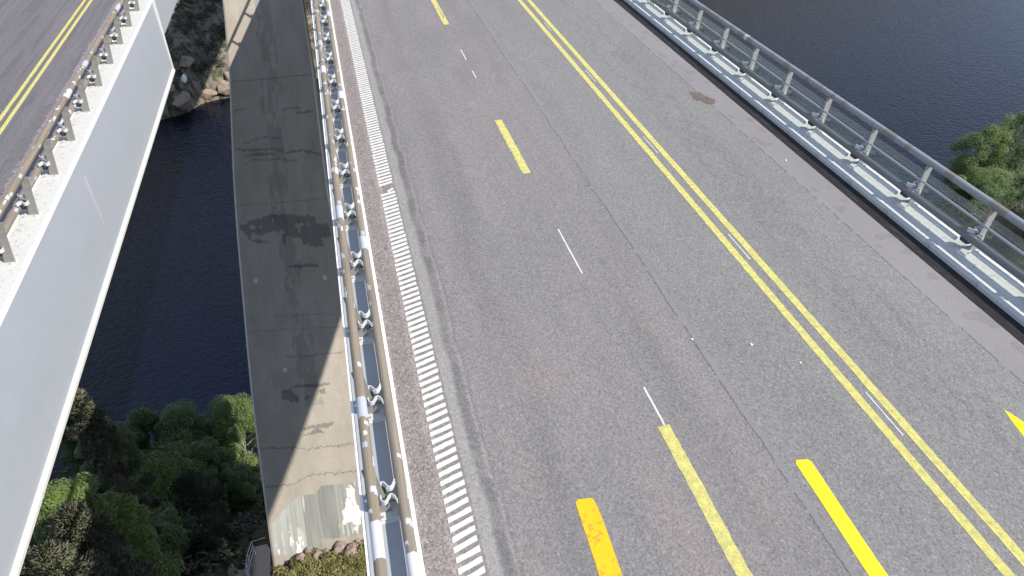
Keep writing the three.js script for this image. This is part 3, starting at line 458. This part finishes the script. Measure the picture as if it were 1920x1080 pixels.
function foliage(clumps, per, size, cols, seed, kind) {
  per = Math.round(per * (kind === 'pine' ? 3.0 : 2.9)); const r = rng(seed), n = clumps.length * per, pos = new Float32Array(n * (kind === 'pine' ? 9 : 18)), col = new Float32Array(pos.length), nor = new Float32Array(pos.length);
  let k = 0; const v = new THREE.Vector3(), u = new THREE.Vector3(), w = new THREE.Vector3(), nn = new THREE.Vector3();
  for (const [cx, cy, cz, cr] of clumps) {
    const base = cols[Math.floor(r() * cols.length)], tone = 0.92 + r() * 0.16;
    for (let i = 0; i < per; i++) {
      let dx, dy, dz; do { dx = r() * 2 - 1; dy = r() * 2 - 1; dz = r() * 2 - 1; } while (dx * dx + dy * dy + dz * dz > 1);
      const l = Math.hypot(dx, dy, dz) || 1, e = Math.pow(l, -0.35); dx *= e; dy *= e * 0.75; dz *= e;
      const px = cx + dx * cr, py = cy + dy * cr, pz = cz + dz * cr;
      nn.set(dx * 0.7 + r() - 0.5, dy * 0.6 + 0.55 + (r() - 0.5), dz * 0.7 + r() - 0.5).normalize(); u.set(r() - 0.5, r() - 0.5, r() - 0.5).cross(nn).normalize(); w.crossVectors(nn, u);
      const sz = size * (0.6 + 0.8 * r()), t = tone * (0.82 + 0.36 * r()), P = [];
      if (kind === 'pine') { v.set(dx + (r() - 0.5) * 0.8, dy * 0.8 + 0.5, dz + (r() - 0.5) * 0.8).normalize(); const a = sz * 1.5, b = sz * 0.3; P.push([px - u.x * b, py - u.y * b, pz - u.z * b], [px + u.x * b, py + u.y * b, pz + u.z * b], [px + v.x * a, py + v.y * a, pz + v.z * a]); }
      else { const a = sz * 0.5, b = sz * 0.36; const q = (s1, s2) => [px + u.x * a * s1 + w.x * b * s2, py + u.y * a * s1 + w.y * b * s2, pz + u.z * a * s1 + w.z * b * s2]; const A = q(-1, 0), B = q(0, -1), C = q(1.1, 0), D = q(0, 1); P.push(A, B, C, A, C, D); }
      for (const c of P) { pos[k] = c[0]; pos[k + 1] = c[1]; pos[k + 2] = c[2]; nor[k] = nn.x; nor[k + 1] = nn.y; nor[k + 2] = nn.z; col[k] = base[0] * t; col[k + 1] = base[1] * t; col[k + 2] = base[2] * t; k += 3; }
    }
  }
  const g = new THREE.BufferGeometry(); g.setAttribute('position', new THREE.BufferAttribute(pos, 3)); g.setAttribute('normal', new THREE.BufferAttribute(nor, 3)); g.setAttribute('color', new THREE.BufferAttribute(col, 3)); return g;
}
function treeParts(kind, H, R, seed, cols, per = 110) {      // unit tree at the origin: trunk with limbs, crown of many small leaves
  const r = rng(seed), clumps = [], limbs = [];
  const lean = [(r() - 0.5) * 0.06 * H, (r() - 0.5) * 0.06 * H];
  const cxAt = y => [lean[0] * (y / H) ** 2, lean[1] * (y / H) ** 2];
  const y0 = kind === 'pine' ? 0.3 * H : 0.2 * H, n = kind === 'pine' ? 46 : 62;
  for (let i = 0; i < n; i++) {
    const t = Math.pow((i + 0.5) / n, 0.85), y = lerp(y0, H * 0.97, t), prof = kind === 'pine' ? Math.pow(1 - t, 0.55) * (0.55 + 0.5 * Math.min(1, t * 4)) : Math.pow(Math.sin(Math.PI * clamp(0.13 + 0.85 * t, 0, 1)), 0.65);
    const a = i * 2.399 + r() * 0.9, rr = R * prof * (0.45 + 0.62 * r()), [ox, oz] = cxAt(y), x = ox + Math.cos(a) * rr, z = oz + Math.sin(a) * rr, yy = y + (kind === 'pine' ? 0.1 : 0.2) * rr;
    clumps.push([x, yy, z, (kind === 'pine' ? 0.30 : 0.34) * R * (0.55 + 0.6 * r())]);
    if (i % 2 === 0 && rr > 0.3) limbs.push(rod([ox, y - rr * 0.55, oz], [x, yy, z], 0.018 + 0.012 * R * (1 - t), 5));
  }
  clumps.push([lean[0], H * 0.98, lean[1], 0.22 * R]);
  const trunk = []; let prev = [0, -0.8, 0]; for (let i = 1; i <= 7; i++) { const y = H * 0.93 * i / 7, [ox, oz] = cxAt(y), cur = [ox + (r() - 0.5) * 0.08, y, oz + (r() - 0.5) * 0.08], ra = 0.013 * H * (1 - (i - 1) / 7.6), rb = 0.013 * H * (1 - i / 7.6);
    const A = new THREE.Vector3(...prev), B = new THREE.Vector3(...cur), d = B.clone().sub(A), g = new THREE.CylinderGeometry(rb, ra, d.length() + 0.04, 8, 1, true); g.applyQuaternion(new THREE.Quaternion().setFromUnitVectors(new THREE.Vector3(0, 1, 0), d.normalize())); g.translate((A.x + B.x) / 2, (A.y + B.y) / 2, (A.z + B.z) / 2); trunk.push(g); prev = cur; }
  return { trunk: mergeGeometries(trunk.concat(limbs).map(norm)), crown: foliage(clumps, per, kind === 'pine' ? 0.085 : 0.12, cols, seed + 7, kind) };
}
const R0 = camera.matrixWorld; camera.updateMatrixWorld();
function treeAt([x, yTop, s], name, label, kind, R, seed, cols, per, group) {
  const yb = nearY(x, s), H = yTop - yb, P = treeParts(kind, H, R, seed, cols, per);
  const t = thing(name, label, 'tree', [x, yb, -s], group);
  mesh('trunk', P.trunk, kind === 'pine' ? M.pineBark : M.birchBark, t); mesh('crown', P.crown, kind === 'pine' ? M.needle : M.leaf, t); return t;
}
// [x, y of the tip, s], name, label, kind, crown radius, seed, colours
const T = [
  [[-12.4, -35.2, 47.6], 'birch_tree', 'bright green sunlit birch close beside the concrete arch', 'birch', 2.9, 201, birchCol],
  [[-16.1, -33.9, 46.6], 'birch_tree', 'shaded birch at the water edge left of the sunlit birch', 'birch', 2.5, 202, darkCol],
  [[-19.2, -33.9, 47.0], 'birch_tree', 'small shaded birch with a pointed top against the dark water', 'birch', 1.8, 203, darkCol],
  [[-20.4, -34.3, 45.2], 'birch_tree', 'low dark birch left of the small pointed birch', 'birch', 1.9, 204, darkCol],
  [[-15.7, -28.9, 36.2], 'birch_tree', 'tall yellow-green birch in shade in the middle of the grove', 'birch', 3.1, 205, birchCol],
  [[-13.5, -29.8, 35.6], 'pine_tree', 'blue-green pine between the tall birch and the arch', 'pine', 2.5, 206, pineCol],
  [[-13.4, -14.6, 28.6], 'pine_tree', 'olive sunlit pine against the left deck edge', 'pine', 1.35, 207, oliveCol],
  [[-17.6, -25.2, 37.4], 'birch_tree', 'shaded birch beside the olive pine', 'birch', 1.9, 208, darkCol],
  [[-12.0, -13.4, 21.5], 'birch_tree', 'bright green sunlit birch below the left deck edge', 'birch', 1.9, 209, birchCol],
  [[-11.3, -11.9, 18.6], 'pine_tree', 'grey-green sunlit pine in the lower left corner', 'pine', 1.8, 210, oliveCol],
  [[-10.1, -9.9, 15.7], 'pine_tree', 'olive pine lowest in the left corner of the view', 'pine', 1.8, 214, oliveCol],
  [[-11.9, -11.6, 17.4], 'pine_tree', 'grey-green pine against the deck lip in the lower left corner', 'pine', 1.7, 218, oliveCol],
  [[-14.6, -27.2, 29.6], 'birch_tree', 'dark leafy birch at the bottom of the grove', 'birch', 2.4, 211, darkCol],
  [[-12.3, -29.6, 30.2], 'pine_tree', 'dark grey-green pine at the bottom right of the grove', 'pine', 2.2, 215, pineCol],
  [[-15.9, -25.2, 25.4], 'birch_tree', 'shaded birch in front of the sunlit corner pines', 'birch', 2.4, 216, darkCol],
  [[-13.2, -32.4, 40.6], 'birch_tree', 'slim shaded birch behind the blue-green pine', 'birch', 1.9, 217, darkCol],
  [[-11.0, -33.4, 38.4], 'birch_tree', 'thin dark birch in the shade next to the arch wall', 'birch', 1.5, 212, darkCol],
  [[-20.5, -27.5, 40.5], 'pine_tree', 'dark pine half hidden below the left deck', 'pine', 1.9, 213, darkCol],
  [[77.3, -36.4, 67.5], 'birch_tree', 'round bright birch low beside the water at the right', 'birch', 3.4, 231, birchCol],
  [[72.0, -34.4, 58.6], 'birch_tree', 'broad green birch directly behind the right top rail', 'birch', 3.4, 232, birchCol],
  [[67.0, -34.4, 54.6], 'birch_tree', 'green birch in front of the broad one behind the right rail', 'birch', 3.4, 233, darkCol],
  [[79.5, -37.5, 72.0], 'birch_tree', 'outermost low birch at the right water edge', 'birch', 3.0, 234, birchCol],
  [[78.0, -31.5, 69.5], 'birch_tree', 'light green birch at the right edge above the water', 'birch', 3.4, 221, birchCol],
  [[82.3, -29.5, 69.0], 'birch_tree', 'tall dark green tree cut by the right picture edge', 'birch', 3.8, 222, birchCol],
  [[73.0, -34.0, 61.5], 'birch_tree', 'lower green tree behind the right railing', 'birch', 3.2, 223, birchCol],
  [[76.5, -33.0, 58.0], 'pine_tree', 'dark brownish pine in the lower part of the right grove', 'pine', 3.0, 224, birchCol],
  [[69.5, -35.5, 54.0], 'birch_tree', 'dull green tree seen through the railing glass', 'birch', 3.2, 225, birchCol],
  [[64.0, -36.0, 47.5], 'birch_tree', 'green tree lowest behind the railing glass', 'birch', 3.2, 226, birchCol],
  [[72.5, -30.0, 51.0], 'pine_tree', 'tall thin pine behind the right railing', 'pine', 2.6, 227, pineCol],
];
for (const [p, n, l, k, R, seed, c] of T) treeAt(p, n, l, k, R, seed, c, k === 'pine' ? 260 : 190);
{ // undergrowth: one mass of low bushes on the shaded slope
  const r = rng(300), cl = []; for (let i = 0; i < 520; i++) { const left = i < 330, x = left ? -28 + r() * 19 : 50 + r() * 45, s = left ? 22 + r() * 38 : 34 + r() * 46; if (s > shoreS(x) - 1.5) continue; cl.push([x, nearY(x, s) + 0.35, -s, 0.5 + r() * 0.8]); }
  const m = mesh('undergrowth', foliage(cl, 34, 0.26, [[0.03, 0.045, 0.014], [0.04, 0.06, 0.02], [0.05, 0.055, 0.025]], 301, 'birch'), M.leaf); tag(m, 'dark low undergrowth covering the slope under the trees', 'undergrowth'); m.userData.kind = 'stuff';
}
// ---------------------------------------------------------------- arch foot: boulders, moss, access platform
function boulderGeo(seed, a, b, c) {
  let g = new THREE.IcosahedronGeometry(1, 3); g = mergeVertices((g.deleteAttribute('uv'), g.deleteAttribute('normal'), g), 1e-4); const p = g.attributes.position, q = rng(seed), o = q() * 40; const cuts = []; for (let i = 0; i < 9; i++) cuts.push(new THREE.Vector3(q() - 0.5, q() - 0.5, q() - 0.5).normalize());
  const v = new THREE.Vector3(); for (let i = 0; i < p.count; i++) { v.fromBufferAttribute(p, i); const d0 = v.clone(); for (const n of cuts) { const d = v.dot(n); if (d > 0.62) v.addScaledVector(n, (0.62 - d) * 0.96); } v.multiplyScalar(1 + 0.22 * fbm(d0.x * 1.3 + o, d0.y * 1.3, d0.z * 1.3, 3)); v.multiplyScalar(1 + 0.1 * fbm(d0.x * 4 + o, d0.y * 4, d0.z * 4, 2)); p.setXYZ(i, v.x * a, v.y * b, v.z * c); }
  g = g.toNonIndexed(); g.computeVertexNormals(); const uv = new Float32Array(g.attributes.position.count * 2); for (let i = 0; i < uv.length / 2; i++) { uv[i * 2] = (g.attributes.position.getX(i) + g.attributes.position.getY(i) * 0.6) * 0.25; uv[i * 2 + 1] = (g.attributes.position.getZ(i) + g.attributes.position.getY(i) * 0.5) * 0.25; } g.setAttribute('uv', new THREE.BufferAttribute(uv, 2)); return g;
}
function boulder(x, y, s, a, b, c, seed, label, mat = M.pinkRock, group) { const m = mesh('boulder', boulderGeo(seed, a, b, c), mat); m.position.set(x, y, -s); m.rotation.y = seed; return tag(m, label, 'boulder', group); }
const ground = (x, s) => nearY(x, s);
const fo = (x, dy, s, a, b, c, seed, label) => boulder(x, ground(x, s) + dy, s, a, b, c, seed, label);
fo(-3.5, 0.25, 25.9, 0.55, 0.42, 0.5, 401, 'largest pink boulder lying against the foot of the arch');
fo(-2.6, 0.3, 26.15, 0.42, 0.36, 0.4, 402, 'pale pink boulder highest on the arch foot, right of the largest');
fo(-3.05, 0.2, 25.35, 0.6, 0.42, 0.42, 403, 'broad pink boulder in front of the largest one');
fo(-5.2, 0.22, 25.9, 0.5, 0.38, 0.36, 404, 'grey-pink boulder at the left of the mossy mound');
fo(-5.6, 0.15, 25.5, 0.4, 0.3, 0.36, 405, 'small grey boulder below the left boulder');
fo(-2.0, 0.2, 25.4, 0.38, 0.3, 0.32, 406, 'small pale boulder right beneath the pipe railing');
const small = [[-4.75, 25.75, 0.24, 'small stone next right of the grey-pink boulder'], [-4.4, 25.9, 0.2, 'small stone half way between the two boulder heaps'], [-2.95, 25.0, 0.26, 'small stone lowest in the right boulder heap'], [-2.45, 25.75, 0.22, 'small stone right of the pale pink boulder'], [-3.7, 25.5, 0.25, 'small stone at the left rim of the right boulder heap'], [-4.9, 25.35, 0.22, 'small stone lowest in the left boulder heap'], [-1.75, 25.85, 0.24, 'small stone farthest right against the pipe railing'], [-2.75, 25.65, 0.18, 'tiny stone in the middle of the right boulder heap']];
small.forEach(([x, s, k, label], i) => boulder(x, ground(x, s) + 0.22, s, k * 1.2, k, k, 430 + i, label, i % 2 ? M.rock : M.pinkRock, 'small stones at the arch foot'));
fo(-9.3, 0.2, 26.0, 0.75, 0.4, 0.3, 407, 'sunlit pinkish rock slab left of the access platform');
fo(-8.75, 0.2, 25.3, 0.6, 0.36, 0.4, 408, 'smaller pinkish rock just right of the sunlit slab');
{
  const r = rng(420), cl = []; for (let i = 0; i < 170; i++) { const x = -6.8 + r() * 6.2, s = 22.6 + r() * 3.1 + 0.5 * Math.sin(x * 2.1); cl.push([x, ground(x, s) + 0.1 + 0.16 * fbm(x * 1.4, s * 1.4, 2, 3), -s, 0.2 + r() * 0.3]); }
  const m = mesh('moss', foliage(cl, 75, 0.13, [[0.17, 0.155, 0.05], [0.21, 0.185, 0.07], [0.12, 0.125, 0.04]], 421, 'birch'), M.moss); tag(m, 'yellow-green moss and heather mound at the foot of the arch', 'moss'); m.userData.kind = 'stuff';
}
{
  const px = -7.85, ps = 25.6, py = ground(px, ps) + 0.35;
  const t = thing('access_platform', 'small white access platform with tube railing beside the arch foot', 'platform', [px, py, -ps]);
  mesh('deck_plate', rbx(-0.45, 0.56, -0.06, 0, -2.2, 1.3, 0.01), M.darkSteel, t);
  mesh('cabinet', rbx(-0.3, 0.5, -0.3, 0.06, -2.1, -1.2, 0.02), M.galv, t); mesh('cabinet_lid', rbx(-0.33, 0.52, 0.062, 0.09, -2.13, -1.17, 0.01), M.ledge, t);
  const posts = [[-0.42, -1.0], [-0.42, -0.5], [-0.38, 0.1], [-0.2, 0.8]];
  for (const [x, s] of posts) mesh('railing_post', rod([x, -0.3, -s], [x, 1.1, -s], 0.024), M.galv, t);
  for (const h of [1.1, 0.75, 0.4]) for (let i = 1; i < posts.length; i++) mesh('railing_bar', rod([posts[i - 1][0], h, -posts[i - 1][1]], [posts[i][0], h, -posts[i][1]], 0.022), M.galv, t);
  mesh('end_bar', rod([-0.2, 1.1, -0.8], [0.5, 1.1, -0.9], 0.022), M.galv, t);
}
// ---------------------------------------------------------------- far shore details
const fb = (a, b, w, hh, d, seed, label, mat) => {      // a, b: metres sideways and ahead per metre of drop
  let h = 40; for (; h < 63 && farY(a * h, b * h) < CAM_H - h; h += 0.05); boulder(a * h, CAM_H - h + hh * 0.3, b * h, w, hh, d, seed, label, mat);
};
fb(-0.508, 2.53, 3.2, 1.9, 2.0, 501, 'large brown rock at the far water edge beside the left deck', M.rock);
fb(-0.372, 2.60, 1.9, 1.9, 2.0, 502, 'sunlit yellowish rock at the far water edge beside the arch', M.rock);
fb(-0.43, 2.58, 2.8, 1.3, 1.6, 503, 'dark flat rock in the middle of the far water edge', M.rock);
fb(-0.524, 2.752, 0.75, 1.0, 0.6, 504, 'bright white stone high on the far shore', M.whitePaint);
fb(-0.529, 2.58, 0.4, 0.4, 0.36, 505, 'small round white marker stone low on the far shore', M.whitePaint);
fb(-0.56, 2.66, 1.6, 1.2, 1.4, 506, 'pale rock on the far shore against the left deck lip', M.rock);
fb(-0.53, 2.9, 2.2, 1.5, 1.6, 507, 'grey rock highest on the far shore', M.rock);
fb(-0.366, 2.72, 1.4, 1.5, 1.4, 508, 'pale upper rock on the far shore touching the arch edge', M.rock);
{
  const r = rng(600), cl = []; for (let i = 0; i < 900; i++) { const x = -60 + r() * 75, s = farShoreS(x) + 4 + r() * 40; if (fbm(x * 0.11, s * 0.11, 6, 3) < -0.05) continue; cl.push([x, farY(x, s) + 0.5, -s, 0.6 + r() * 1.1]); }
  const m = mesh('shore_scrub', foliage(cl, 24, 0.42, [[0.05, 0.06, 0.03], [0.07, 0.075, 0.04], [0.06, 0.055, 0.035]], 601, 'birch'), M.leaf); tag(m, 'dark scrub growing between the rocks of the far shore', 'scrub'); m.userData.kind = 'stuff';
}

renderer.render(scene, camera);
